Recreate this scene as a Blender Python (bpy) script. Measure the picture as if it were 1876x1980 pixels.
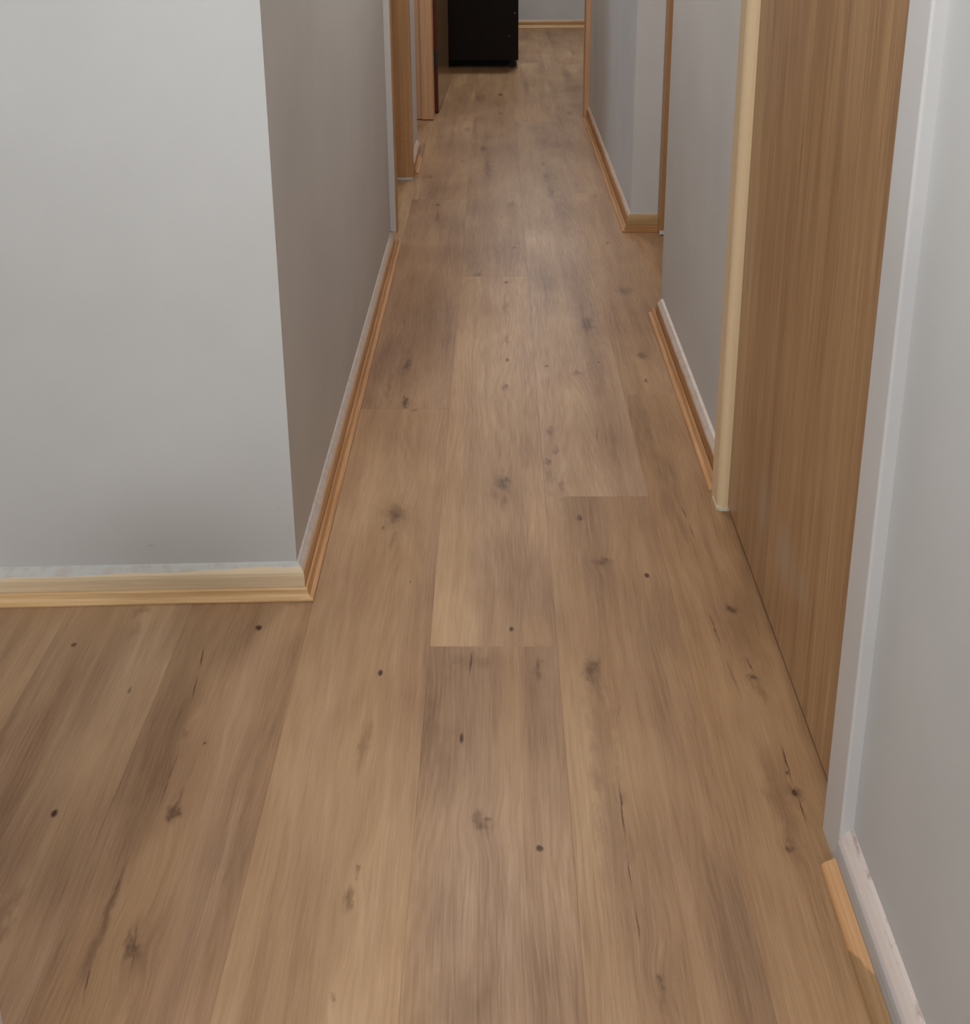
import bpy, bmesh, math, random
from mathutils import Matrix, Vector

# ---------------------------------------------------------------- start clean
for o in list(bpy.data.objects):
    bpy.data.objects.remove(o, do_unlink=True)
scene = bpy.context.scene
COL = scene.collection
R = math.radians

# ---------------------------------------------------------------- camera
CAM_H = 1.40
F_PX, PCX, PCY = 2142.6, 938.0, 400.0        # focal length and optical centre of the (cropped) photo, px
cam_data = bpy.data.cameras.new('camera')
cam = bpy.data.objects.new('camera', cam_data)
COL.objects.link(cam)
rot = Matrix(((0.99994039, 0.00407978, 0.01012773),
              (0.00847224, 0.29519058, -0.95540083),
              (-0.00688743, 0.95542968, 0.29513842)))
cam.matrix_world = Matrix.Translation((0, 0, CAM_H)) @ rot.to_4x4()
cam_data.sensor_fit = 'HORIZONTAL'
cam_data.sensor_width = 36.0
cam_data.lens = 36.0 * F_PX / 1876.0
cam_data.shift_x = 0.0
cam_data.shift_y = -(990.0 - PCY) / 1876.0
cam_data.clip_start = 0.02
cam_data.clip_end = 60
scene.camera = cam

# ---------------------------------------------------------------- world, lamps, exposure
world = bpy.data.worlds.new('world')
scene.world = world
world.use_nodes = True
bg = world.node_tree.nodes['Background']
bg.inputs[0].default_value = (0.80, 0.86, 1.0, 1)
bg.inputs[1].default_value = 0.15

def lamp(name, loc, target, size, power, color, shape='DISK'):
    d = bpy.data.lights.new(name, 'AREA')
    d.shape = shape
    d.size = size
    d.energy = power
    d.color = color
    o = bpy.data.objects.new(name, d)
    o.location = loc
    v = Vector(target) - Vector(loc)
    o.rotation_euler = v.to_track_quat('-Z', 'Y').to_euler()
    COL.objects.link(o)
    return o

lamp('hall_ceiling_lamp', (-0.20, 0.80, 2.38), (-0.20, 0.80, 0), 0.34, 23, (0.98, 1.0, 0.985))
lamp('hall_rear_fill_light', (-0.9, -2.40, 1.45), (-0.6, 1.9, 0.2), 1.20, 48, (0.97, 1.0, 1.0))  # unseen fill light added behind the camera, no window there
lamp('corridor_near_ceiling_lamp', (0.07, 3.15, 2.38), (0.07, 3.15, 0), 0.26, 12.5, (1.0, 0.90, 0.81))
lamp('corridor_ceiling_lamp', (0.02, 5.70, 2.38), (0.02, 5.70, 0), 0.22, 12, (1.0, 0.88, 0.77))
lamp('far_room_ceiling_lamp', (0.36, 8.5, 2.38), (0.36, 8.5, 0), 0.30, 24, (1.0, 0.97, 0.93))
lamp('side_room_window_light', (-2.35, 4.4, 1.5), (-0.4, 4.6, 0.3), 0.9, 14, (0.78, 0.88, 1.0))

scene.view_settings.view_transform = 'Standard'
scene.view_settings.look = 'None'
scene.view_settings.exposure = 0.0
scene.view_settings.gamma = 1.0
scene.view_settings.use_curve_mapping = False

# ---------------------------------------------------------------- small helpers
def srgb(r, g, b):
    f = lambda c: (c / 255 / 12.92) if c / 255 <= 0.04045 else ((c / 255 + 0.055) / 1.055) ** 2.4
    return (f(r), f(g), f(b), 1.0)

def link(name, me, parent=None, loc=(0, 0, 0), mats=()):
    o = bpy.data.objects.new(name, me)
    COL.objects.link(o)
    o.location = loc
    if parent is not None:
        o.parent = parent
        o.matrix_parent_inverse = Matrix.Translation([-c for c in parent.location])
    for m in mats:
        if me is not None and len(me.materials) < len(mats):
            me.materials.append(m)
    return o

def mesh_from(name, bm, smooth=False):
    bmesh.ops.recalc_face_normals(bm, faces=bm.faces)
    me = bpy.data.meshes.new(name)
    bm.to_mesh(me)
    bm.free()
    if smooth:
        for p in me.polygons:
            p.use_smooth = True
    return me

def add_box(bm, x0, x1, y0, y1, z0, z1, bevel=0.0, seg=1):
    vs = [bm.verts.new((x, y, z)) for x in (x0, x1) for y in (y0, y1) for z in (z0, z1)]
    idx = [(0, 1, 3, 2), (4, 6, 7, 5), (0, 4, 5, 1), (2, 3, 7, 6), (0, 2, 6, 4), (1, 5, 7, 3)]
    fs = [bm.faces.new([vs[i] for i in f]) for f in idx]
    if bevel > 0:
        es = list({e for f in fs for e in f.edges})
        bmesh.ops.bevel(bm, geom=es, offset=bevel, segments=seg, affect='EDGES', profile=0.5)

def add_prism(bm, pts, z0, z1):
    n = len(pts)
    a = [bm.verts.new((x, y, z0)) for x, y in pts]
    b = [bm.verts.new((x, y, z1)) for x, y in pts]
    for i in range(n):
        j = (i + 1) % n
        bm.faces.new((a[i], a[j], b[j], b[i]))
    bm.faces.new(list(reversed(a)))
    bm.faces.new(b)

def add_cyl(bm, c, axis, r, length, n=24, bevel=0.0):
    m = Matrix.Translation(c)
    if axis == 'X':
        m = m @ Matrix.Rotation(R(90), 4, 'Y')
    elif axis == 'Y':
        m = m @ Matrix.Rotation(R(90), 4, 'X')
    bmesh.ops.create_cone(bm, cap_ends=True, segments=n, radius1=r, radius2=r, depth=length, matrix=m)

def base_of(bm):
    """Lowest centre point of the mesh, so the object's origin sits at its base."""
    bm.verts.ensure_lookup_table()
    xs = [v.co.x for v in bm.verts]; ys = [v.co.y for v in bm.verts]; zs = [v.co.z for v in bm.verts]
    return Vector(((min(xs) + max(xs)) / 2, (min(ys) + max(ys)) / 2, min(zs)))

def obj(name, bm, mat, parent=None, smooth=False):
    b = base_of(bm)
    bmesh.ops.translate(bm, verts=bm.verts, vec=-b)
    o = link(name, mesh_from(name, bm, smooth), parent, b, (mat,))
    return o

def box(name, x0, x1, y0, y1, z0, z1, mat, parent=None, bevel=0.0, seg=1):
    bm = bmesh.new()
    add_box(bm, x0, x1, y0, y1, z0, z1, bevel, seg)
    return obj(name, bm, mat, parent)

def structure(o, label):
    o['kind'] = 'structure'
    o['label'] = label
    o['category'] = o.name.split('.')[0].split('_')[0]
    return o

def empty(name, loc):
    o = bpy.data.objects.new(name, None)
    o.location = loc
    o.empty_display_size = 0.1
    COL.objects.link(o)
    return o

def sweep(bm, path, profile, ghost0=None, ghost1=None):
    """Run a (distance, height) profile along a plan polyline; distance grows to the right of travel.
    ghost points only set the mitre at the ends."""
    pts = [Vector(p) for p in path]
    ext = [Vector(ghost0) if ghost0 else None] + pts + [Vector(ghost1) if ghost1 else None]
    rings = []
    for i, p in enumerate(pts):
        prv, nxt = ext[i], ext[i + 2]
        ds = []
        if prv is not None: ds.append((p - prv).normalized())
        if nxt is not None: ds.append((nxt - p).normalized())
        ns = [Vector((d.y, -d.x)) for d in ds]
        n = ns[0] if len(ns) == 1 else (ns[0] + ns[1]) / (1 + ns[0].dot(ns[1]))
        rings.append([bm.verts.new((p.x + n.x * d, p.y + n.y * d, z)) for d, z in profile])
    m = len(profile)
    for a, b in zip(rings[:-1], rings[1:]):
        for i in range(m):
            j = (i + 1) % m
            bm.faces.new((a[i], a[j], b[j], b[i]))
    bm.faces.new(rings[0])
    bm.faces.new(list(reversed(rings[-1])))

# ---------------------------------------------------------------- material helpers
class NT:
    def __init__(self, name, rough=0.5, spec=0.5):
        self.m = bpy.data.materials.new(name)
        self.m.use_nodes = True
        self.t = self.m.node_tree
        self.b = self.t.nodes['Principled BSDF']
        self.b.inputs['Roughness'].default_value = rough
        self.b.inputs['Specular IOR Level'].default_value = spec
    def n(self, typ, ins=None, **props):
        nd = self.t.nodes.new(typ)
        for k, v in props.items():
            setattr(nd, k, v)
        if ins:
            for k, v in ins.items():
                if isinstance(v, bpy.types.NodeSocket):
                    self.t.links.new(v, nd.inputs[k])
                else:
                    nd.inputs[k].default_value = v
        return nd
    def math(self, op, a, b=0.0, clamp=False):
        return self.n('ShaderNodeMath', {0: a, 1: b}, operation=op, use_clamp=clamp).outputs[0]
    def mix(self, fac, a, b, blend='MIX'):
        nd = self.n('ShaderNodeMix', data_type='RGBA', blend_type=blend)
        for k, v in ((0, fac), (6, a), (7, b)):
            if isinstance(v, bpy.types.NodeSocket):
                self.t.links.new(v, nd.inputs[k])
            else:
                nd.inputs[k].default_value = v
        return nd.outputs[2]
    def pos(self):
        return self.n('ShaderNodeNewGeometry').outputs['Position']
    def scaled(self, vec, s, off=(0, 0, 0)):
        return self.n('ShaderNodeMapping', {'Vector': vec, 'Scale': s, 'Location': off}).outputs[0]
    def noise(self, vec, scale=1.0, detail=3.0, rough=0.5, dist=0.0):
        return self.n('ShaderNodeTexNoise', {'Vector': vec, 'Scale': scale, 'Detail': detail, 'Roughness': rough, 'Distortion': dist}).outputs[0]
    def remap(self, v, a, b, c=0.0, d=1.0, smooth=False):
        return self.n('ShaderNodeMapRange', {0: v, 1: a, 2: b, 3: c, 4: d}, interpolation_type='SMOOTHSTEP' if smooth else 'LINEAR').outputs[0]
    def bump(self, h, strength=0.3, dist=0.001):
        nd = self.n('ShaderNodeBump', {'Height': h, 'Strength': strength, 'Distance': dist})
        self.t.links.new(nd.outputs[0], self.b.inputs['Normal'])
    def out(self, col):
        if isinstance(col, bpy.types.NodeSocket):
            self.t.links.new(col, self.b.inputs['Base Color'])
        else:
            self.b.inputs['Base Color'].default_value = col
        return self.m

def blob(N, vec, c, s, ang=0.0, inner=0.0):
    """1 at the centre of a stretched spot on a surface, 0 outside: marks, pale streaks, knots and splits."""
    q = N.n('ShaderNodeMapping', {'Vector': vec, 'Location': c, 'Rotation': (0, 0, ang), 'Scale': s}, vector_type='TEXTURE').outputs[0]
    ln = N.n('ShaderNodeVectorMath', {0: q}, operation='LENGTH').outputs['Value']
    return N.remap(ln, inner, 1.0, 1.0, 0.0, smooth=True)

def paint_mat(name, rgb, rough=0.55, marks=(), spec=0.35, grain=0.15):
    N = NT(name, rough, spec)
    p = N.pos()
    a = N.noise(p, 3.5, 3)
    base = N.mix(N.remap(a, 0.3, 0.7, 0.0, 1.0), srgb(*rgb), srgb(*[c * 0.965 for c in rgb]))
    for c, s, k in marks:
        w = N.noise(p, 60, 2)
        wv = N.n('ShaderNodeVectorMath', {0: p, 1: N.n('ShaderNodeCombineXYZ', {0: N.math('MULTIPLY', N.math('SUBTRACT', w, 0.5), 0.01), 1: N.math('MULTIPLY', N.math('SUBTRACT', w, 0.5), 0.01), 2: N.math('MULTIPLY', N.math('SUBTRACT', w, 0.5), 0.01)}).outputs[0]}, operation='ADD').outputs[0]
        base = N.mix(N.math('MULTIPLY', blob(N, wv, c, s), k), base, srgb(70, 62, 56))
    N.bump(N.noise(p, 260, 2), grain, 0.0006)
    return N.out(base)

WALL = (200, 201, 202)
M_wall = paint_mat('wall_paint_light_grey', WALL)
M_wall_front = paint_mat('wall_paint_grey_scratched', WALL, marks=[((-0.687, 1.88, 0.113), (0.014, 0.05, 0.0016), 0.6), ((-0.429, 1.90, 0.193), (0.004, 0.05, 0.002), 0.35)])
M_wall_left = paint_mat('wall_paint_grey_scuffed', WALL, marks=[((-0.402, 3.36, 0.364), (0.05, 0.012, 0.022), 0.25)])
M_wall_right = paint_mat('wall_paint_grey_rubbed', WALL, marks=[((0.528, 2.817, 0.411), (0.05, 0.008, 0.016), 0.3)])
M_white = paint_mat('white_gloss_paint', (204, 203, 204), 0.35, spec=0.5)
M_ceiling = paint_mat('ceiling_white', (225, 224, 220), 0.8)

def wood_mat(name, light, dark, axis='Y', rough=0.4, scale=1.0, contrast=1.0, spec=0.5, coat=0.0, smudge=None, knots=()):
    """Plain wood with fibres running along one world axis."""
    N = NT(name, rough, spec)
    p = N.pos()
    f, a = 90 * scale, 3.0 * scale
    s1 = {'X': (a, f, f), 'Y': (f, a, f), 'Z': (f, f, a)}[axis]
    s2 = {'X': (a * .3, f * .18, f * .18), 'Y': (f * .18, a * .3, f * .18), 'Z': (f * .18, f * .18, a * .3)}[axis]
    n1 = N.noise(N.scaled(p, s1), 1.0, 4, 0.6, 0.2)
    n2 = N.noise(N.scaled(p, s2), 1.0, 3, 0.5, 0.5)
    v = N.math('ADD', N.math('MULTIPLY', n1, 0.55), N.math('MULTIPLY', n2, 0.45))
    v = N.remap(v, 0.5 - 0.17 / contrast, 0.5 + 0.17 / contrast, 0, 1)
    col = N.mix(v, srgb(*dark), srgb(*light))
    for c, s, k in knots:
        col = N.mix(N.math('MULTIPLY', blob(N, p, c, s), k), col, srgb(60, 38, 22))
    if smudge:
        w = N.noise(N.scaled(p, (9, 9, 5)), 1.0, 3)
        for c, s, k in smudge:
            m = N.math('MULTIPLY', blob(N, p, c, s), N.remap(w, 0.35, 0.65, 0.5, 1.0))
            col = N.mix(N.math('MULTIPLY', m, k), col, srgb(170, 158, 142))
    N.b.inputs['Coat Weight'].default_value = coat
    N.bump(n1, 0.15, 0.0005)
    return N.out(col)

def skirting_mat(name, axis, edge, wob, paint=(196, 186, 178), light=(206, 164, 112), dark=(160, 116, 68), cream=None, soft=0.004, extra=None, tilt=0.0):
    """Wooden skirting whose top has been painted over by hand: ragged paint line at height `edge`."""
    N = NT(name, 0.42, 0.5)
    p = N.pos()
    s = {'X': (4, 160, 160), 'Y': (160, 4, 160)}[axis]
    n1 = N.noise(N.scaled(p, s), 1.0, 4, 0.65, 0.3)
    wood = N.mix(N.remap(n1, 0.32, 0.68), srgb(*dark), srgb(*light))
    sep = N.n('ShaderNodeSeparateXYZ', {0: p})
    z = sep.outputs[2]
    al = sep.outputs[0] if axis == 'X' else sep.outputs[1]
    line = N.noise(N.n('ShaderNodeCombineXYZ', {0: N.math('MULTIPLY', al, 5.0)}).outputs[0], 1.0, 4, 0.55)
    ed = N.math('ADD', N.math('MULTIPLY', N.math('SUBTRACT', line, 0.5), wob), edge)
    if tilt:
        ed = N.math('ADD', ed, N.math('MULTIPLY', N.math('ADD', al, 0.55), tilt))
    d = N.math('SUBTRACT', z, ed)
    m = N.remap(d, -soft, soft, 0, 1, smooth=True)
    if cream:                      # thin old cream varnish between bare wood and paint
        m2 = N.remap(z, cream[0] - 0.002, cream[0] + 0.002, 0, 1)
        wood = N.mix(m2, wood, N.mix(N.remap(n1, 0.3, 0.7), srgb(*[c * .93 for c in cream[1]]), srgb(*cream[1])))
    pn = N.noise(p, 45, 4, 0.6)
    pc = N.mix(N.remap(pn, 0.45, 0.75), srgb(*paint), srgb(*[paint[0] * .93, paint[1] * .88, paint[2] * .85]))
    col = N.mix(m, wood, pc)
    if extra:
        col = extra(N, p, col)
    N.bump(n1, 0.12, 0.0004)
    return N.out(col)

# ---------------------------------------------------------------- oak flooring material
MARKS = [(-0.214,1.669,0.0056,0.0094,0.0,0.9,'d'),(0.026,1.791,0.0059,0.009,0.0,0.8,'d'),(0.072,1.681,0.0085,0.0299,0.0,0.45,'k'),(0.169,1.682,0.0151,0.0354,0.0,0.6,'k'),(0.176,1.632,0.0129,0.0519,0.0,0.35,'b'),
(-0.062,1.513,0.0043,0.015,0.0,0.75,'d'),(-0.027,1.34,0.0206,0.0191,0.0,0.5,'k'),(-0.018,1.348,0.0095,0.0058,0.0,0.5,'d'),(0.061,1.295,0.0069,0.0073,0.0,1,'d'),(-0.208,1.261,0.0061,0.0105,0.0,0.35,'k'),
(-0.224,1.495,0.0095,0.0623,0.0,0.35,'s'),(-0.214,1.207,0.0059,0.0246,0.0,0.5,'s'),(-0.216,1.059,0.0053,0.0095,0.0,0.5,'k'),(0.173,1.371,0.0225,0.2002,0.0,0.28,'b'),(0.175,1.521,0.0209,0.1282,0.0,0.25,'b'),
(-0.461,1.794,0.008,0.0106,0.0,0.9,'d'),(-0.8,1.745,0.0069,0.0072,0.0,0.6,'d'),(-0.688,1.357,0.0064,0.0088,0.0,0.85,'d'),(-0.503,1.355,0.0096,0.0254,0.0,0.6,'k'),(-0.503,1.385,0.0049,0.0303,0.0,0.35,'s'),
(-0.53,1.523,0.0061,0.0187,0.0,0.25,'k'),(-0.501,1.135,0.0155,0.018,0.0,0.5,'k'),(-0.488,1.118,0.0209,0.0661,0.0,0.25,'b'),(-0.548,1.167,0.0086,0.102,0.0,0.4,'s'),(-0.695,1.183,0.0145,0.0559,0.0,0.3,'b'),
(-0.703,1.842,0.0143,0.0158,0.0,0.3,'k'),(-0.699,1.784,0.008,0.033,0.0,0.2,'s'),(-0.491,1.501,0.0035,0.0046,0.0,0.5,'d'),(-0.656,1.626,0.0037,0.0116,0.0,0.4,'d'),(-0.554,1.432,0.0376,0.2371,0.0,0.15,'b'),
(-0.263,2.971,0.0122,0.0423,0.0,0.6,'k'),(-0.251,2.725,0.0099,0.0365,0.0,0.7,'k'),(-0.302,2.816,0.0087,0.0965,0.0,0.35,'s'),(-0.221,2.683,0.0111,0.0148,0.0,0.5,'k'),(-0.258,2.848,0.044,0.1974,0.0,0.18,'b'),
(0.023,2.824,0.0116,0.029,0.0,0.55,'k'),(0.031,2.997,0.0061,0.0179,0.0,0.6,'d'),(0.032,3.139,0.008,0.0466,0.0,0.4,'s'),(0.028,3.424,0.0086,0.0996,0.0,0.3,'s'),(0.034,3.634,0.0091,0.0151,0.0,0.7,'d'),
(0.069,4.001,0.0079,0.012,0.0,0.7,'d'),(-0.069,3.702,0.0184,0.0364,0.0,0.6,'k'),(-0.066,3.797,0.0415,0.1363,0.0,0.2,'b'),(0.287,3.258,0.0197,0.0621,0.0,0.55,'k'),(0.284,3.377,0.0441,0.3335,0.0,0.35,'b'),
(0.288,2.982,0.0243,0.2135,0.0,0.22,'b'),(0.145,2.954,0.006,0.007,0.0,0.7,'d'),(0.299,2.978,0.0046,0.0071,0.0,0.7,'d'),(0.232,2.906,0.0178,0.0169,0.0,0.4,'k'),(0.441,3.551,0.0283,0.0483,0.0,0.45,'k'),
(0.432,3.027,0.02,0.0218,0.0,0.45,'k'),(0.422,2.858,0.0058,0.0165,0.0,0.6,'d'),(0.429,4.052,0.006,0.0183,0.0,0.7,'d'),(0.137,2.56,0.008,0.0327,0.0,0.55,'k'),(0.145,2.465,0.009,0.023,0.0,0.5,'k'),
(0.124,2.407,0.0101,0.0098,0.0,0.5,'k'),(0.122,2.354,0.0149,0.0425,0.0,0.35,'k'),(0.153,2.296,0.0097,0.0362,0.0,0.3,'k'),(0.012,2.315,0.0184,0.0368,0.0,0.55,'k'),(0.012,2.306,0.0342,0.0685,0.0,0.2,'b'),
(0.014,2.23,0.0083,0.0432,0.0,0.3,'s'),(-0.23,2.18,0.021,0.0374,0.0,0.5,'k'),(-0.226,2.172,0.0465,0.0703,0.0,0.22,'b'),(-0.226,2.092,0.009,0.0427,0.0,0.3,'s'),(-0.253,2.131,0.0034,0.008,0.0,0.6,'d'),
(-0.179,1.935,0.0032,0.0068,0.0,0.5,'d'),(0.184,2.169,0.0081,0.0165,0.0,0.6,'d'),(0.168,2.202,0.0235,0.1057,0.0,0.2,'b'),(0.22,2.005,0.0217,0.0163,0.0,0.45,'k'),(0.228,2.009,0.0076,0.0145,0.0,0.5,'d'),
(0.307,1.957,0.0064,0.0104,0.0,1,'d'),(0.454,1.851,0.0091,0.0158,0.0,0.6,'k'),(0.458,1.651,0.0129,0.0171,0.0,0.55,'k'),(0.466,1.619,0.0091,0.0409,0.0,0.35,'s'),(0.466,1.399,0.0073,0.0092,0.0,0.8,'d'),
(0.466,1.399,0.0146,0.0163,0.0,0.4,'k'),(0.465,1.439,0.0033,0.0053,0.0,0.6,'d'),(0.436,1.303,0.0077,0.011,0.0,0.6,'k'),(0.211,1.095,0.0061,0.0085,0.0,0.45,'k'),(0.211,1.074,0.0047,0.0311,0.0,0.25,'s'),
(0.464,1.755,0.0291,0.2052,0.0,0.18,'b'),(0.439,1.392,0.0146,0.1218,0.0,0.25,'b'),(-0.118,1.545,0.0194,0.1315,0.0,0.25,'b'),(-0.088,1.454,0.021,0.0978,0.0,0.2,'b'),(-0.046,1.699,0.057,0.0194,0.0,0.22,'b'),
(-0.057,1.06,0.0399,0.0475,0.0,0.2,'b'),(-0.087,1.192,0.029,0.0968,0.0,0.15,'b'),(0.028,6.399,0.0152,0.0426,0.0,0.5,'k'),(0.432,6.389,0.0273,0.0566,0.0,0.4,'k'),(-0.065,5.543,0.0187,0.0543,0.0,0.55,'k'),
(-0.041,5.166,0.0225,0.2869,0.0,0.35,'b'),(0.23,5.249,0.0152,0.0491,0.0,0.5,'k'),(0.237,5.013,0.0145,0.0451,0.0,0.5,'k'),(0.244,4.755,0.0115,0.0737,0.0,0.55,'k'),(0.24,4.933,0.0382,0.2457,0.0,0.2,'b'),
(-0.312,5.013,0.0122,0.0361,0.0,0.5,'k'),(-0.29,4.788,0.0326,0.2328,0.0,0.25,'b'),(-0.253,4.565,0.0134,0.0228,0.0,0.6,'k'),(-0.245,4.403,0.0108,0.114,0.0,0.3,'s'),(-0.167,5.295,0.0077,0.02,0.0,0.6,'d'),
(0.099,5.183,0.005,0.0192,0.0,0.6,'d'),(0.033,5.862,0.0056,0.0241,0.0,0.6,'d'),(0.436,4.68,0.0091,0.0238,0.0,0.4,'d'),(0.201,7.186,0.0204,0.2829,0.0,0.35,'s'),(0.03,6.951,0.0132,0.0498,0.0,0.6,'k'),
(0.494,7.647,0.0287,0.2782,0.0,0.3,'k'),(-0.042,4.317,0.0466,0.2755,0.0,0.2,'b'),(0.275,4.313,0.038,0.3442,0.0,0.18,'b'),(-0.233,3.567,0.0714,0.2938,0.0,0.15,'b'),(0.068,4.568,0.0178,0.0457,0.0,0.35,'k'),
(-0.155,5.989,0.0172,0.0628,0.0,0.3,'k'),(-0.154,6.078,0.0407,0.1161,0.0,0.3,'l'),(0.343,6.492,0.0277,0.1021,0.0,0.3,'l'),(0.09,4.677,0.0205,0.1272,0.0,0.35,'l'),(0.138,4.067,0.018,0.0739,0.0,0.35,'l'),
(0.121,2.324,0.0196,0.0694,0.0,0.3,'l'),(0.314,1.632,0.0202,0.1562,0.0,0.22,'l'),(0.283,1.785,0.0296,0.1048,0.0,0.15,'l'),(-0.321,1.544,0.0354,0.2418,0.0,0.15,'l'),(0.073,1.286,0.0138,0.1448,0.0,0.15,'l'),
(-0.403,1.285,0.0108,0.182,0.0,0.2,'l'),(-0.05,1.696,0.0019,0.0437,-0.055,0.8,'c'),(0.191,1.361,0.002,0.0752,-0.006,0.85,'c'),(0.19,1.252,0.0016,0.0496,0.005,0.6,'c'),(0.191,1.17,0.0016,0.0453,0.013,0.55,'c'),
(-0.549,1.709,0.0015,0.0437,0.101,0.85,'c'),(-0.542,1.632,0.0015,0.045,0.081,0.7,'c'),(-0.495,1.136,0.0021,0.055,0.19,0.55,'c'),(-0.549,1.233,0.0026,0.057,-0.021,0.5,'c'),(-0.542,1.088,0.002,0.0394,0.14,0.5,'c'),
(-0.296,3.286,0.002,0.0609,0.109,0.6,'c'),(-0.254,2.753,0.002,0.0362,0.191,0.6,'c'),(0.256,2.543,0.0016,0.0435,-0.07,0.5,'c'),(0.421,2.191,0.0017,0.0422,0.076,0.7,'c'),(0.426,2.118,0.0017,0.041,0.069,0.7,'c'),
(0.415,1.791,0.003,0.0725,0.038,0.45,'c'),(0.46,1.691,0.0021,0.0301,0.124,0.75,'c'),(0.469,1.46,0.002,0.0612,-0.03,0.8,'c'),(0.469,1.367,0.0018,0.0463,0.024,0.7,'c'),(0.423,1.661,0.0037,0.0775,0.092,0.3,'c'),
(-0.245,4.429,0.0026,0.174,0.063,0.4,'c'),(-0.04,5.147,0.003,0.1906,0.014,0.4,'c'),(0.208,1.575,0.0013,0.0219,-0.27,0.4,'c'),(-0.53,1.424,0.0025,0.0846,-0.0,0.3,'c'),(0.244,4.786,0.0028,0.1191,-0.014,0.5,'c'),
(0.078,1.741,0.0015,0.0238,0.805,0.3,'c'),]
def oak_mat(name, marks):
    N = NT(name, 0.40, 0.38)
    p = N.pos()
    info = N.n('ShaderNodeObjectInfo')
    oc = N.n('ShaderNodeSeparateColor', {0: info.outputs['Color']})
    tone, hue, off = oc.outputs[0], oc.outputs[1], oc.outputs[2]
    sx = N.n('ShaderNodeSeparateXYZ', {0: p})
    offs = N.math('MULTIPLY', off, 37.0)
    # slight wander of the fibres
    wn = N.noise(N.scaled(p, (7, 2.2, 1)), 1.0, 3, 0.5)
    wan = N.math('MULTIPLY', N.math('SUBTRACT', wn, 0.5), 0.030)
    # knots, splits and clouds of this plank
    wa = N.noise(N.scaled(p, (40, 22, 1)), 1.0, 3, 0.6)
    wb = N.noise(N.scaled(p, (40, 22, 1), (9, 4, 0)), 1.0, 3, 0.6)
    dark = soft = lite = bend = None
    if marks:
        def warped(k):
            return N.n('ShaderNodeVectorMath', {0: p, 1: N.n('ShaderNodeCombineXYZ', {
                0: N.math('MULTIPLY', N.math('SUBTRACT', wa, 0.5), k), 1: N.math('MULTIPLY', N.math('SUBTRACT', wb, 0.5), k * 1.8)}).outputs[0]}, operation='ADD').outputs[0]
        wk = {'d': warped(0.005), 'k': warped(0.042), 'b': warped(0.06), 's': warped(0.03), 'l': warped(0.03), 'c': warped(0.007)}
        for x, y, a, b, ang, s, k in marks:
            g = {'d': 1.15, 'k': 1.45, 'b': 1.6, 's': 1.4, 'l': 1.3, 'c': 1.3}[k]
            v = N.math('MULTIPLY', blob(N, wk[k], (x, y, 0), (a * g, b * (g if k != 'c' else 1), 1), ang, 0.25 if k in 'd' else 0.0), s)
            if k in 'dkc':
                dark = v if dark is None else N.math('MAXIMUM', dark, v)
            elif k in 'bs':
                soft = v if soft is None else N.math('MAXIMUM', soft, v)
            else:
                lite = v if lite is None else N.math('MAXIMUM', lite, v)
            if k in 'kl':
                w = blob(N, p, (x, y, 0), (max(a * 4, .03), max(b * 4, .07), 1))
                bend = w if bend is None else N.math('ADD', bend, w)
    gx = N.math('ADD', sx.outputs[0], wan)
    if bend is not None:
        gx = N.math('ADD', gx, N.math('MULTIPLY', bend, 0.010))
    gv = N.n('ShaderNodeCombineXYZ', {0: gx, 1: sx.outputs[1], 2: offs}).outputs[0]
    fine = N.noise(N.scaled(gv, (300, 12, 1)), 1.0, 3, 0.6)
    mid = N.noise(N.scaled(gv, (48, 2.4, 1)), 1.0, 4, 0.55)
    broad = N.noise(N.scaled(gv, (11, 0.9, 1)), 1.0, 3, 0.5, 0.3)
    cloud = N.noise(N.scaled(gv, (5, 2.6, 1)), 1.0, 2, 0.5)
    speck = N.noise(p, 900, 1, 0.5)
    # cathedral figure: contour lines of a stretched field
    fld = N.noise(N.scaled(gv, (5.5, 0.55, 1)), 1.0, 1, 0.4)
    rings = N.math('MULTIPLY_ADD', N.math('SINE', N.math('MULTIPLY', fld, 190.0)), 0.5)
    rings.node.inputs[2].default_value = 0.5
    ringmask = N.remap(N.noise(N.scaled(gv, (4, .7, 1), (5, 5, 0)), 1.0, 2), 0.5, 0.66)
    v = N.math('MULTIPLY', fine, 0.22)
    for w, k in ((mid, 0.24), (broad, 0.34), (cloud, 0.36), (speck, 0.16)):
        v = N.math('ADD', v, N.math('MULTIPLY', w, k))
    v = N.math('ADD', v, N.math('MULTIPLY', N.math('MULTIPLY', N.math('SUBTRACT', rings, 0.5), ringmask), 0.045))
    v = N.math('ADD', v, N.math('MULTIPLY', N.math('SUBTRACT', tone, 0.5), 0.30))
    v = N.remap(v, 0.47, 0.85, 0, 1)
    cr = N.n('ShaderNodeValToRGB', {0: v})
    e = cr.color_ramp.elements
    e[0].position = 0.0; e[0].color = srgb(*OAK[0])
    e[1].position = 1.0; e[1].color = srgb(*OAK[3])
    for q, c in ((0.33, OAK[1]), (0.66, OAK[2])):
        x = cr.color_ramp.elements.new(q); x.color = srgb(*c)
    col = cr.outputs[0]
    hn = N.noise(N.scaled(gv, (8, 1.3, 1), (3, 7, 0)), 1.0, 2)
    hv = N.math('ADD', N.math('SUBTRACT', hn, 0.5), N.math('MULTIPLY', N.math('SUBTRACT', hue, 0.5), 1.2))
    col = N.mix(N.remap(hv, -0.5, 0.5, 0.0, 1.0), N.mix(1.0, col, (0.97, 0.97, 1.08, 1), 'MULTIPLY'), N.mix(1.0, col, (1.05, 0.99, 0.86, 1), 'MULTIPLY'))
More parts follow.
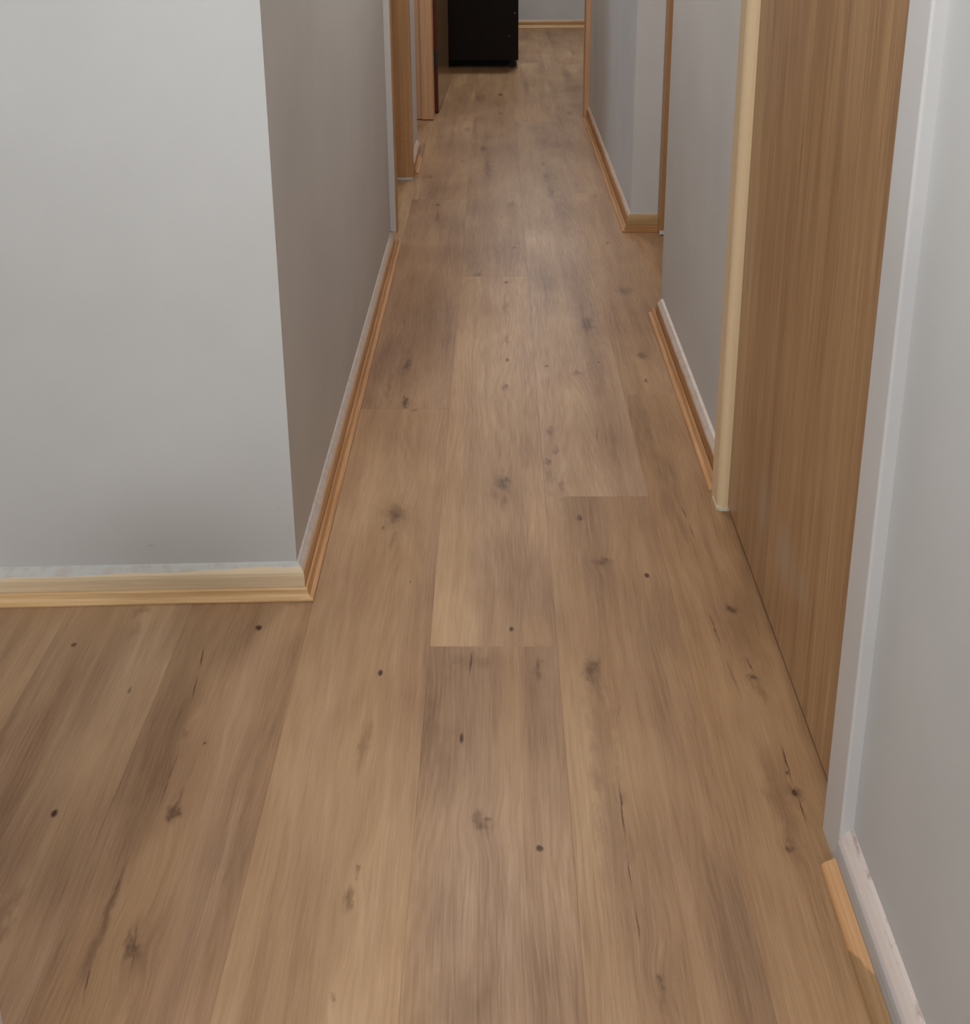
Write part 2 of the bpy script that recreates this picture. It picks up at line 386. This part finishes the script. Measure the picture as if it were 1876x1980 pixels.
    if lite is not None:
        col = N.mix(N.math('MULTIPLY', lite, 0.7), col, srgb(*[c * 1.06 for c in OAK[3]]))
    if soft is not None:
        col = N.mix(N.math('MULTIPLY', N.math('MULTIPLY', soft, 2.0), N.remap(mid, 0.3, 0.7, 0.5, 1.5), True), col, N.mix(1.0, col, (0.50, 0.43, 0.37, 1), 'MULTIPLY'))
    if dark is not None:
        kn = N.noise(N.scaled(gv, (120, 60, 1)), 1.0, 3, 0.6)
        col = N.mix(N.math('MULTIPLY', N.math('MULTIPLY', dark, 1.25), N.remap(kn, 0.30, 0.66, 0.55, 1.3), True), col, N.mix(1.0, col, (0.17, 0.105, 0.065, 1), 'MULTIPLY'))
    h = N.math('ADD', N.math('MULTIPLY', fine, 0.6), N.math('MULTIPLY', rings, 0.25))
    N.bump(h, 0.30, 0.0012)
    N.t.links.new(N.remap(fine, 0.3, 0.7, 0.44, 0.33), N.b.inputs['Roughness'])
    return N.out(col)

OAK = [(122, 93, 68), (150, 119, 90), (167, 137, 106), (185, 156, 124)]

# ---------------------------------------------------------------- floor of separate planks
PW, PL, PT = 0.239, 1.955, 0.006
X_SEAM0 = -0.128                                     # left edge of column 0
GAP = 0.0001
floor_bm = bmesh.new()
add_box(floor_bm, -3.4, 2.3, -2.6, 10.1, -0.12, -PT - 0.001)
floor = obj('floor', floor_bm, paint_mat('subfloor', (70, 62, 54)))
floor['kind'] = 'structure'
floor['label'] = 'oak-look plank floor running down the hallway, long knotty boards'
floor['category'] = 'floor'

pbm = bmesh.new()
hw, hl = PW / 2 - GAP / 2, PL / 2 - GAP / 2
ch = 0.0002
lo = [pbm.verts.new((x, y, -PT)) for x, y in ((-hw, -hl), (hw, -hl), (hw, hl), (-hw, hl))]
md = [pbm.verts.new((x, y, -ch)) for x, y in ((-hw, -hl), (hw, -hl), (hw, hl), (-hw, hl))]
tp = [pbm.verts.new((x, y, 0)) for x, y in ((-hw + ch, -hl + ch), (hw - ch, -hl + ch), (hw - ch, hl - ch), (-hw + ch, hl - ch))]
for A, B in ((lo, md), (md, tp)):
    for i in range(4):
        j = (i + 1) % 4
        pbm.faces.new((A[i], A[j], B[j], B[i]))
pbm.faces.new(tp); pbm.faces.new(list(reversed(lo)))
plank_me = mesh_from('plank', pbm)
M_oak = oak_mat('oak_plank', [])
plank_me.materials.append(M_oak)

# one measured end joint per column; the other joints follow at plank length
JOINT = {0: 1.741, 1: 2.257, 2: 2.773, -1: 2.691, -2: 2.20, -3: 2.60, -4: 2.05}
# (column, index) -> tone, hue ; index 0 starts at the measured joint
TONE = {(0, 0): (.57, .58), (0, -1): (.42, .45), (0, 1): (.40, .40), (0, 2): (.50, .50),
        (-1, 0): (.33, .42), (-1, -1): (.56, .58), (-1, 1): (.52, .55), (-1, 2): (.55, .6),
        (1, 0): (.52, .35), (1, -1): (.43, .52), (1, 1): (.46, .35), (1, 2): (.62, .60),
        (2, 0): (.48, .60), (2, -1): (.30, .80), (2, 1): (.38, .35), (2, 2): (.60, .4),
        (-2, -1): (.30, .55), (-2, 0): (.5, .6), (-3, 0): (.50, .50), (-3, -1): (.44, .45)}
rnd = random.Random(7)
for col_i in range(-13, 9):
    xc = X_SEAM0 + PW * (col_i + 0.5)
    j0 = JOINT.get(col_i, 1.741 + PL * rnd.random())
    for k in range(-3, 6):
        y0 = j0 + PL * k
        if y0 > 10.0 or y0 + PL < -2.5:
            continue
        if xc < -0.7 and y0 > 6.4 and xc < -1.9:
            continue
        if xc > 1.0 and y0 + PL < 6.3:
            continue
        o = bpy.data.objects.new('plank', plank_me)
        COL.objects.link(o)
        o.parent = floor
        o.matrix_parent_inverse = Matrix.Translation([-c for c in floor.location])
        o.location = (xc, y0 + PL / 2, 0)
        t, h = TONE.get((col_i, k), (0.40 + 0.2 * rnd.random(), 0.4 + 0.25 * rnd.random()))
        o.color = (t, h, rnd.random(), 1)
        mine = [m for m in MARKS if abs(m[0] - xc) < PW / 2 and y0 <= m[1] < y0 + PL]
        if mine:
            o.material_slots[0].link = 'OBJECT'
            o.material_slots[0].material = oak_mat('oak_plank_knotty', mine)
# ---------------------------------------------------------------- room shell
H = 2.42
WL, WR1, WR2, WRN = -0.402, 0.535, 0.532, 0.510      # wall faces: left, far right, middle right, near right
SL = 0.0325                                          # the front wall is a touch out of square
def yf(x): return 1.906 + SL * (x - WL)              # front wall face

bm = bmesh.new()
add_prism(bm, [(WL, yf(WL)), (-3.2, yf(-3.2)), (-3.2, 2.02), (WL - 0.118, 2.03), (WL - 0.118, 2.028)], 0, H)
structure(obj('wall_front', bm, M_wall_front), 'pale grey wall facing the camera, left of the hallway mouth')
bm = bmesh.new()
add_prism(bm, [(WL, yf(WL)), (WL, 4.052), (WL - 0.118, 4.052), (WL - 0.118, 2.029)], 0, H)
structure(obj('wall_left', bm, M_wall_left), 'shaded grey wall along the left of the hallway')
structure(box('wall_left', WL - 0.118, WL, 4.975, 5.52, 0, H, M_wall), 'short grey wall between the two left doorways')
for a, b, t in ((4.052, 4.975, 'over the nearer left doorway'), (5.52, 6.25, 'over the further left doorway')):
    structure(box('wall_left', WL - 0.118, WL, a, b, 2.06, H, M_wall), 'grey wall panel ' + t)
structure(box('wall_right', WRN, WRN + 0.14, -2.5, 1.262, 0, H, M_wall), 'light grey wall at the near right of the photo')
structure(box('wall_right', WRN, WRN + 0.14, 1.262, 2.262, 2.062, H, M_wall), 'grey wall panel over the brown door')
structure(box('wall_right', WR2, WR2 + 0.13, 2.262, 3.345, 0, H, M_wall_right), 'grey wall past the brown door on the right')
structure(box('wall_right', WR2 + 0.005, WR2 + 0.13, 3.345, 4.212, 2.062, H, M_wall), 'grey wall panel over the recessed right doorway')
structure(box('wall_right', WR1, WR1 + 0.12, 4.212, 6.25, 0, H, M_wall), 'grey wall at the far right of the hallway')
# cross wall with the doorway at the end of the hallway
structure(box('wall_end', -0.60, -0.425, 6.25, 6.36, 0, H, M_wall), 'grey wall stub left of the doorway at the hallway end')
structure(box('wall_end', -1.9, -0.60, 6.25, 6.36, 0, H, M_wall), 'grey wall closing the left side room')
structure(box('wall_end', 0.56, 1.9, 6.25, 6.36, 0, H, M_wall), 'grey wall right of the doorway at the hallway end')
structure(box('wall_end', -0.425, 0.56, 6.25, 6.36, 2.07, H, M_wall), 'grey wall panel over the doorway at the hallway end')
structure(box('wall_back', -1.9, 1.9, 9.965, 10.08, 0, H, M_wall), 'grey back wall of the far room')
structure(box('wall_left', -2.02, -1.9, 6.36, 9.965, 0, H, M_wall), 'left wall of the far room')
structure(box('wall_right', 1.9, 2.02, 6.36, 9.965, 0, H, M_wall), 'right wall of the far room')
structure(box('wall_side', -2.62, -2.5, 2.03, 6.25, 0, H, M_wall), 'outer wall of the left side room')
structure(box('wall_side', -3.32, -3.2, -2.5, 2.02, 0, H, M_wall), 'left wall of the entrance hall')
structure(box('wall_back', -3.32, 0.65, -2.62, -2.5, 0, H, M_wall), 'wall behind the camera')
structure(box('ceiling', -3.4, 2.1, -2.62, 10.1, H, H + 0.08, M_ceiling), 'white ceiling')
structure(box('wall_near', -0.86, -0.517, 0.76, 0.85, 0, 0.50, M_white, bevel=0.004), 'white panel edge at the bottom left corner')

# ---------------------------------------------------------------- skirtings
BODY = [(0, 0), (0.016, 0), (0.0165, 0.030), (0.0165, 0.047), (0.015, 0.054), (0.011, 0.060), (0.0075, 0.064), (0.0035, 0.069), (0, 0.071)]
SHOE = [(0.0167, 0.0), (0.034, 0.0), (0.0352, 0.0025), (0.0345, 0.0055), (0.032, 0.007), (0.029, 0.0068), (0.0265, 0.008), (0.0245, 0.0115),
        (0.0232, 0.016), (0.0225, 0.0205), (0.0205, 0.0235), (0.0180, 0.0232), (0.0167, 0.0215)]

def skirting(name, path, m_body, m_shoe, label, g0=None, g1=None, shoe_path=None, sg0=None, sg1=None, body=BODY, shoe=SHOE):
    bm = bmesh.new(); sweep(bm, path, body, g0, g1)
    b = obj(name, bm, m_body)
    structure(b, label)
    bm = bmesh.new(); sweep(bm, shoe_path or path, shoe, sg0 if shoe_path else g0, sg1 if shoe_path else g1)
    s = obj('shoe_moulding', bm, m_shoe, b)
    return b

ORANGE_L, ORANGE_D = (208, 166, 122), (170, 124, 82)
shoe_y = wood_mat('shoe_moulding_wood', ORANGE_L, ORANGE_D, 'Y', 0.33, 1.6, 1.2)
shoe_x = wood_mat('shoe_moulding_pale_wood', (222, 188, 142), (194, 154, 106), 'X', 0.35, 1.6, 1.2)

m = skirting_mat('skirting_front_paint', 'X', 0.061, 0.016, paint=(190, 190, 188), light=(206, 170, 120), dark=(180, 140, 90), cream=(0.0, (226, 204, 172)), tilt=0.016, soft=0.0012)
skirting('baseboard_front', [(-3.19, yf(-3.19)), (WL, yf(WL))], m, shoe_x, 'pale wood skirting with ragged white paint under the front wall', g1=(WL, 6))
m = skirting_mat('skirting_left_paint', 'Y', 0.057, 0.016, paint=(190, 182, 178), light=(212, 172, 126), dark=(184, 140, 94), soft=0.006)
skirting('baseboard_left', [(WL, yf(WL)), (WL, 3.985)], m, shoe_y, 'wood skirting with blurred white top along the left hallway wall',
         g0=(-3, yf(-3)), shoe_path=[(WL, yf(WL)), (WL, 4.05)], sg0=(-3, yf(-3)))
m = skirting_mat('skirting_short_paint', 'Y', 0.050, 0.01, paint=(196, 182, 170), light=(190, 146, 100), dark=(160, 114, 70))
skirting('baseboard_left', [(WL, 5.06), (WL, 5.46)], m, shoe_y, 'short skirting piece between the two left doorways', shoe_path=[(WL, 5.06), (WL, 5.36)])
# right side: travel towards the camera so the profile grows into the hallway
m = skirting_mat('skirting_middle_paint', 'Y', 0.055, 0.016, paint=(196, 184, 176), light=(180, 132, 84), dark=(148, 100, 58), soft=0.004)
skirting('baseboard_right', [(0.528, 3.30), (0.528, 2.275)], m, shoe_y, 'wood skirting with smeared white top under the middle right wall', shoe_path=[(0.528, 3.345), (0.528, 2.275)],
         body=[(-0.0038, 0)] + BODY[1:-1] + [(-0.0038, 0.071)])
m1 = skirting_mat('skirting_far_paint', 'Y', 0.060, 0.012, paint=(204, 186, 170), light=(186, 134, 84), dark=(152, 102, 56), soft=0.003)
skirting('baseboard_right', [(WR1, 6.25), (WR1, 4.212)], m1, shoe_y, 'orange wood skirting with white dabbed top along the far right wall', g1=(2, 4.212))
m2 = skirting_mat('skirting_return_paint', 'X', 0.068, 0.004, light=(176, 146, 104), dark=(150, 118, 76))
shoe_x2 = wood_mat('shoe_moulding_dark_end', (176, 128, 76), (140, 94, 50), 'X', 0.4, 1.5)
skirting('baseboard_right', [(WR1, 4.212), (0.642, 4.212)], m2, shoe_x2, 'short skirting turning the corner into the recessed right doorway', g0=(WR1, 6.25))
m = skirting_mat('skirting_back_paint', 'X', 0.066, 0.006, paint=(200, 190, 180), light=(196, 156, 108), dark=(170, 126, 80))
skirting('baseboard_back', [(-1.9, 9.965), (1.9, 9.965)], m, shoe_x, 'pale wood skirting under the back wall of the far room')

# near right skirting: face painted grey over, shoe bare at its far end
def near_patch(N, p, col):
    s = N.n('ShaderNodeSeparateXYZ', {0: p})
    chips = N.noise(N.scaled(p, (60, 26, 90)), 1.0, 3, 0.6)
    m = N.math('MULTIPLY', N.remap(s.outputs[2], 0.0655, 0.069), N.remap(chips, 0.56, 0.70))
    m = N.math('MULTIPLY', m, 0.55)
    return N.mix(m, col, srgb(126, 92, 72))
N = NT('skirting_near_paint', 0.4, 0.5)
p = N.pos(); s = N.n('ShaderNodeSeparateXYZ', {0: p})
wv = N.math('MULTIPLY', N.math('SUBTRACT', N.noise(N.scaled(p, (12, 9, 12)), 1.0, 3), 0.5), 0.008)
top = N.remap(N.math('ADD', s.outputs[2], wv), 0.050, 0.056, 0, 1)
c = N.mix(top, srgb(184, 184, 186), srgb(204, 190, 184))
c = near_patch(N, p, c)
m_near = N.out(c)
N = NT('shoe_near_wood', 0.38, 0.5)
p = N.pos(); s = N.n('ShaderNodeSeparateXYZ', {0: p})
n1 = N.noise(N.scaled(p, (160, 5, 160)), 1.0, 4, 0.6)
fresh = N.mix(N.remap(n1, .3, .7), srgb(180, 134, 92), srgb(198, 154, 110))
old = N.mix(N.remap(n1, .3, .7), srgb(136, 102, 68), srgb(162, 128, 90))
slant = N.math('ADD', s.outputs[1], N.math('MULTIPLY', s.outputs[0], 2.2))
slant = N.math('ADD', slant, N.math('MULTIPLY', N.math('SUBTRACT', N.noise(N.scaled(p, (30, 30, 30)), 1.0, 2), 0.5), 0.03))
c = N.mix(N.remap(slant, 2.158, 2.164), old, fresh)
m_shoe_near = N.out(c)
BODY_N = [(0, 0), (0.021, 0), (0.0215, 0.040), (0.0205, 0.049), (0.017, 0.056), (0.011, 0.0635), (0.005, 0.069), (0, 0.0715)]
SHOE_N = [(0.0217, 0), (0.041, 0), (0.0418, 0.003), (0.0405, 0.007), (0.037, 0.0105), (0.032, 0.0135), (0.027, 0.016), (0.0235, 0.0185), (0.0217, 0.0195)]
skirting('baseboard_right', [(WRN, 1.262), (WRN, -2.49)], m_near, m_shoe_near, 'grey painted skirting with bare orange shoe at the bottom right', body=BODY_N, shoe=SHOE_N)

# ---------------------------------------------------------------- brown flush door and its casings (right)
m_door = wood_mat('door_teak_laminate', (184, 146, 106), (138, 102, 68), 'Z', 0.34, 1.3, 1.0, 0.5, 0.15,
                  smudge=[((0.522, 1.90, 0.20), (0.05, 0.07, 0.10), .5), ((0.522, 1.74, 0.20), (0.05, 0.09, 0.09), .6), ((0.522, 1.63, 0.21), (0.05, 0.08, 0.055), .55)])  # pale streaks mixed into the veneer colour low on the leaf
door = empty('door_1', (0.54, 1.77, 0))
structure(door, 'tall brown wood-veneer door in the right wall')
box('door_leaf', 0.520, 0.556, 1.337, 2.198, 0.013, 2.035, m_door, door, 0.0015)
M_black = paint_mat('dark_rubber', (14, 12, 11), 0.6)
box('door_seal', 0.530, 0.550, 1.337, 2.198, 0.0005, 0.013, M_black, door)  # black strip added to stand for the shade in the gap under the door
box('door_stop', 0.562, 0.585, 1.337, 2.20, 2.035, 2.055, m_door, door)
structure(box('wall_right', 0.60, 0.65, 1.262, 2.262, 0, 2.062, paint_mat('closet_dark', (60, 54, 48))), 'dark closet lining behind the brown door')

def casing(name, x_face, x_wall, y0, y1, z0, z1, mat, rad=0.006):
    """Upright casing board on a wall that runs along Y, rounded on its front edges."""
    bm = bmesh.new()
    s = 1 if x_face > x_wall else -1
    pts = [(x_wall, y0)]
    for k in range(6):
        a = R(90 * k / 5)
        pts.append((x_face - s * rad + s * rad * math.sin(a), y0 + rad - rad * math.cos(a)))
    for k in range(6):
        a = R(90 * k / 5)
        pts.append((x_face - s * rad + s * rad * math.cos(a), y1 - rad + rad * math.sin(a)))
    pts.append((x_wall, y1))
    add_prism(bm, pts, z0, z1)
    return bm

m_strip = wood_mat('casing_pale_varnish', (232, 208, 174), (214, 188, 150), 'Z', 0.24, 0.6, 0.6, 0.6, 0.2)
bm = casing('trim', 0.496, WR2, 2.196, 2.276, 0.0, 2.062, m_strip, 0.017)
bmesh.ops.recalc_face_normals(bm, faces=bm.faces)
t1 = structure(obj('trim_1', bm, m_strip), 'cream varnished door casing beside the brown door')
m_chip = paint_mat('chipped_white_filler', (214, 208, 190), 0.5)
bm = bmesh.new()
add_prism(bm, [(0.4948, 2.245), (0.4955, 2.206), (0.503, 2.1945), (0.520, 2.1945), (0.520, 2.20), (0.505, 2.20), (0.499, 2.21), (0.498, 2.245)], 0.0, 0.008)
obj('chipped_foot', bm, m_chip, t1)
# white casing, near side
bm = casing('trim', 0.491, WRN, 1.262, 1.334, 0.0, 2.10, M_white, 0.004)
t2 = structure(obj('trim_2', bm, M_white), 'white painted door casing on the near side of the brown door')
box('door_jamb', WRN, 0.60, 1.262, 1.334, 0.0, 2.062, M_white, t2)
# closet jamb, far side
box('door_jamb', WR2, 0.60, 2.202, 2.262, 0.0, 2.062, m_strip, t1)
structure(box('trim_3', 0.491, WRN, 1.334, 2.276, 2.062, 2.12, M_white, bevel=0.003), 'casing over the brown door')

# ---------------------------------------------------------------- recessed doorway, right
m_jamb = wood_mat('jamb_brown_pine', (172, 130, 86), (136, 96, 58), 'Z', 0.42, 0.8, 0.8)
d = empty('door_2', (0.70, 3.78, 0))
structure(d, 'recessed doorway on the right of the hallway')
box('door_jamb', 0.642, 0.71, 4.14, 4.211, 0.004, 2.062, m_jamb, d, 0.002)
box('door_jamb', 0.642, 0.71, 3.345, 3.40, 0.004, 2.062, m_jamb, d, 0.002)
box('door_head', 0.646, 0.71, 3.40, 4.14, 2.02, 2.06, m_jamb, d, 0.002)
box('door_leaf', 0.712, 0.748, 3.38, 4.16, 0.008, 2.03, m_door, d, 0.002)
box('painted_foot', 0.6415, 0.7105, 4.1395, 4.1415, 0.004, 0.02, M_white, d)

# ---------------------------------------------------------------- left doorways: casings and jambs
m_jambL = wood_mat('jamb_warm_pine', (206, 160, 112), (164, 118, 76), 'Z', 0.38, 0.7, 0.9, knots=[
    ((-0.43, 4.97, 0.262), (0.004, 0.05, 0.009), .6), ((-0.43, 4.97, 0.185), (0.012, 0.05, 0.006), .35), ((-0.425, 4.97, 0.17), (0.007, 0.05, 0.005), .4)])
m_edge = wood_mat('casing_bare_edge', (190, 140, 96), (150, 104, 64), 'Z', 0.4)
bm = casing('trim', -0.380, WL, 3.992, 4.052, 0.072, 2.12, M_wall, 0.003)
t = structure(obj('trim_4', bm, M_wall), 'white painted casing of the nearer left doorway')
box('casing_edge', -0.3805, -0.377, 4.006, 4.054, 0.060, 2.10, m_edge, t)
t = structure(box('door_jamb', -0.520, -0.386, 4.962, 4.975, 0.012, 2.06, m_jambL, bevel=0.002), 'warm pine jamb of the nearer left doorway')
t.name = 'trim_5'
box('door_stop', -0.486, -0.466, 4.950, 4.962, 0.012, 2.06, m_jambL, t, 0.002)
box('painted_foot', -0.520, -0.388, 4.958, 4.976, 0.0, 0.0119, M_white, t, 0.001)
box('door_casing', -0.402, -0.386, 4.975, 5.035, 0.012, 2.12, m_jambL, t, 0.003)
t = structure(box('trim_6', WL, -0.384, 3.995, 5.03, 2.06, 2.12, M_white, bevel=0.003), 'white casing over the nearer left doorway')

# ---------------------------------------------------------------- doorway at the hallway end with its open door
m_fr = wood_mat('frame_pale_pine', (214, 170, 132), (184, 140, 102), 'Z', 0.38, 0.7, 0.8)
d3 = empty('door_3', (0.07, 6.30, 0))
structure(d3, 'pine door frame at the hallway end with a brown door standing open')
box('door_casing', -0.475, -0.412, 6.228, 6.249, 0.004, 2.10, m_fr, d3, 0.003)
box('door_jamb', -0.424, -0.357, 6.215, 6.360, 0.004, 2.07, m_fr, d3, 0.003)
box('door_jamb', 0.507, 0.559, 6.252, 6.360, 0.004, 2.07, m_fr, d3, 0.003)
box('door_casing', 0.507, 0.536, 6.225, 6.251, 0.004, 2.10, m_fr, d3, 0.003)
box('door_head', -0.357, 0.507, 6.25, 6.36, 2.035, 2.07, m_fr, d3, 0.003)
bm = bmesh.new()
ang = R(1.9)
add_box(bm, -0.034, 0.0, 0.0, 0.83, 0.0, 2.02, 0.0015)
m_leaf = wood_mat('door_leaf_pale', (150, 122, 90), (122, 94, 64), 'Z', 0.22, 0.8, 0.6, 0.5, 0.4)
m_ledge = wood_mat('door_edge_mahogany', (112, 52, 24), (72, 30, 14), 'Z', 0.35, 0.8)
leaf = obj('door_leaf', bm, m_leaf, d3)
leaf.data.materials.append(m_ledge)
for f in leaf.data.polygons:
    if f.normal.y < -0.7:
        f.material_index = 1
leaf.location = (-0.3395, 6.398 + 0.415, 0.010)
leaf.rotation_euler = (0, 0, -ang)
M_iron = paint_mat('dark_iron', (44, 36, 32), 0.35, spec=0.8)
def hinge(z):
    bm = bmesh.new()
    add_cyl(bm, (-0.3520, 6.386, z), 'Z', 0.0065, 0.092, 16)
    add_box(bm, -0.3520, -0.330, 6.3935, 6.3965, z - 0.045, z + 0.045, 0.0008)
    for dz in (-0.03, 0.0, 0.03):
        add_cyl(bm, (-0.336, 6.3930, z + dz), 'Y', 0.0032, 0.002, 10)
    obj('hinge', bm, M_iron, d3)
hinge(0.33); hinge(1.05); hinge(1.80)

# ---------------------------------------------------------------- black cabinet on castors in the far room
m_cab = wood_mat('cabinet_black_ash', (24, 13, 7), (13, 7, 4), 'Z', 0.5, 1.0, 0.8, 0.2)
m_cab2 = paint_mat('cabinet_black_side', (14, 10, 8), 0.5, spec=0.2)
M_dot = paint_mat('steel_screw', (120, 112, 104), 0.3, spec=0.8)
cab = empty('pedestal_cabinet', (-0.09, 8.12, 0))
cab['label'] = 'black wheeled pedestal cabinet standing behind the open door'
cab['category'] = 'cabinet'
box('carcass', -0.535, 0.163, 7.912, 8.46, 0.062, 0.60, m_cab2, cab, 0.003)
box('cabinet_top', -0.540, 0.168, 7.900, 8.47, 0.601, 0.622, m_cab, cab, 0.003)
box('bottom_rail', -0.50, 0.128, 8.02, 8.45, 0.012, 0.0615, m_cab2, cab, 0.002)  # added block, stops light leaking through so the space underneath stays dark
f1 = box('door_front', -0.533, 0.161, 7.896, 7.911, 0.060, 0.500, m_cab, cab, 0.002)
box('drawer_front', -0.533, 0.161, 7.896, 7.911, 0.504, 0.598, m_cab, cab, 0.002)
bm = bmesh.new()
add_cyl(bm, (0.137, 7.894, 0.395), 'Y', 0.005, 0.004, 12)
obj('lock', bm, M_dot, f1)
bm = bmesh.new()
add_cyl(bm, (0.096, 7.894, 0.235), 'Y', 0.004, 0.004, 12)
obj('lock', bm, M_dot, f1)
def castor(x, y):
    bm = bmesh.new()
    for s in (-1, 1):
        add_cyl(bm, (x, y + s * 0.010, 0.0255), 'Y', 0.0255, 0.013, 28)
    add_cyl(bm, (x, y, 0.0255), 'Y', 0.005, 0.036, 12)
    c = obj('castor', bm, M_black, cab)
    bm = bmesh.new()
    add_box(bm, x - 0.004, x + 0.004, y - 0.016, y + 0.016, 0.030, 0.052, 0.002)
    add_box(bm, x - 0.022, x + 0.022, y - 0.022, y + 0.022, 0.052, 0.0618, 0.002)
    obj('castor_fork', bm, M_iron, c)
for x, y in ((0.120, 7.945), (-0.490, 7.945), (0.145, 8.42), (-0.515, 8.42)):
    castor(x, y)
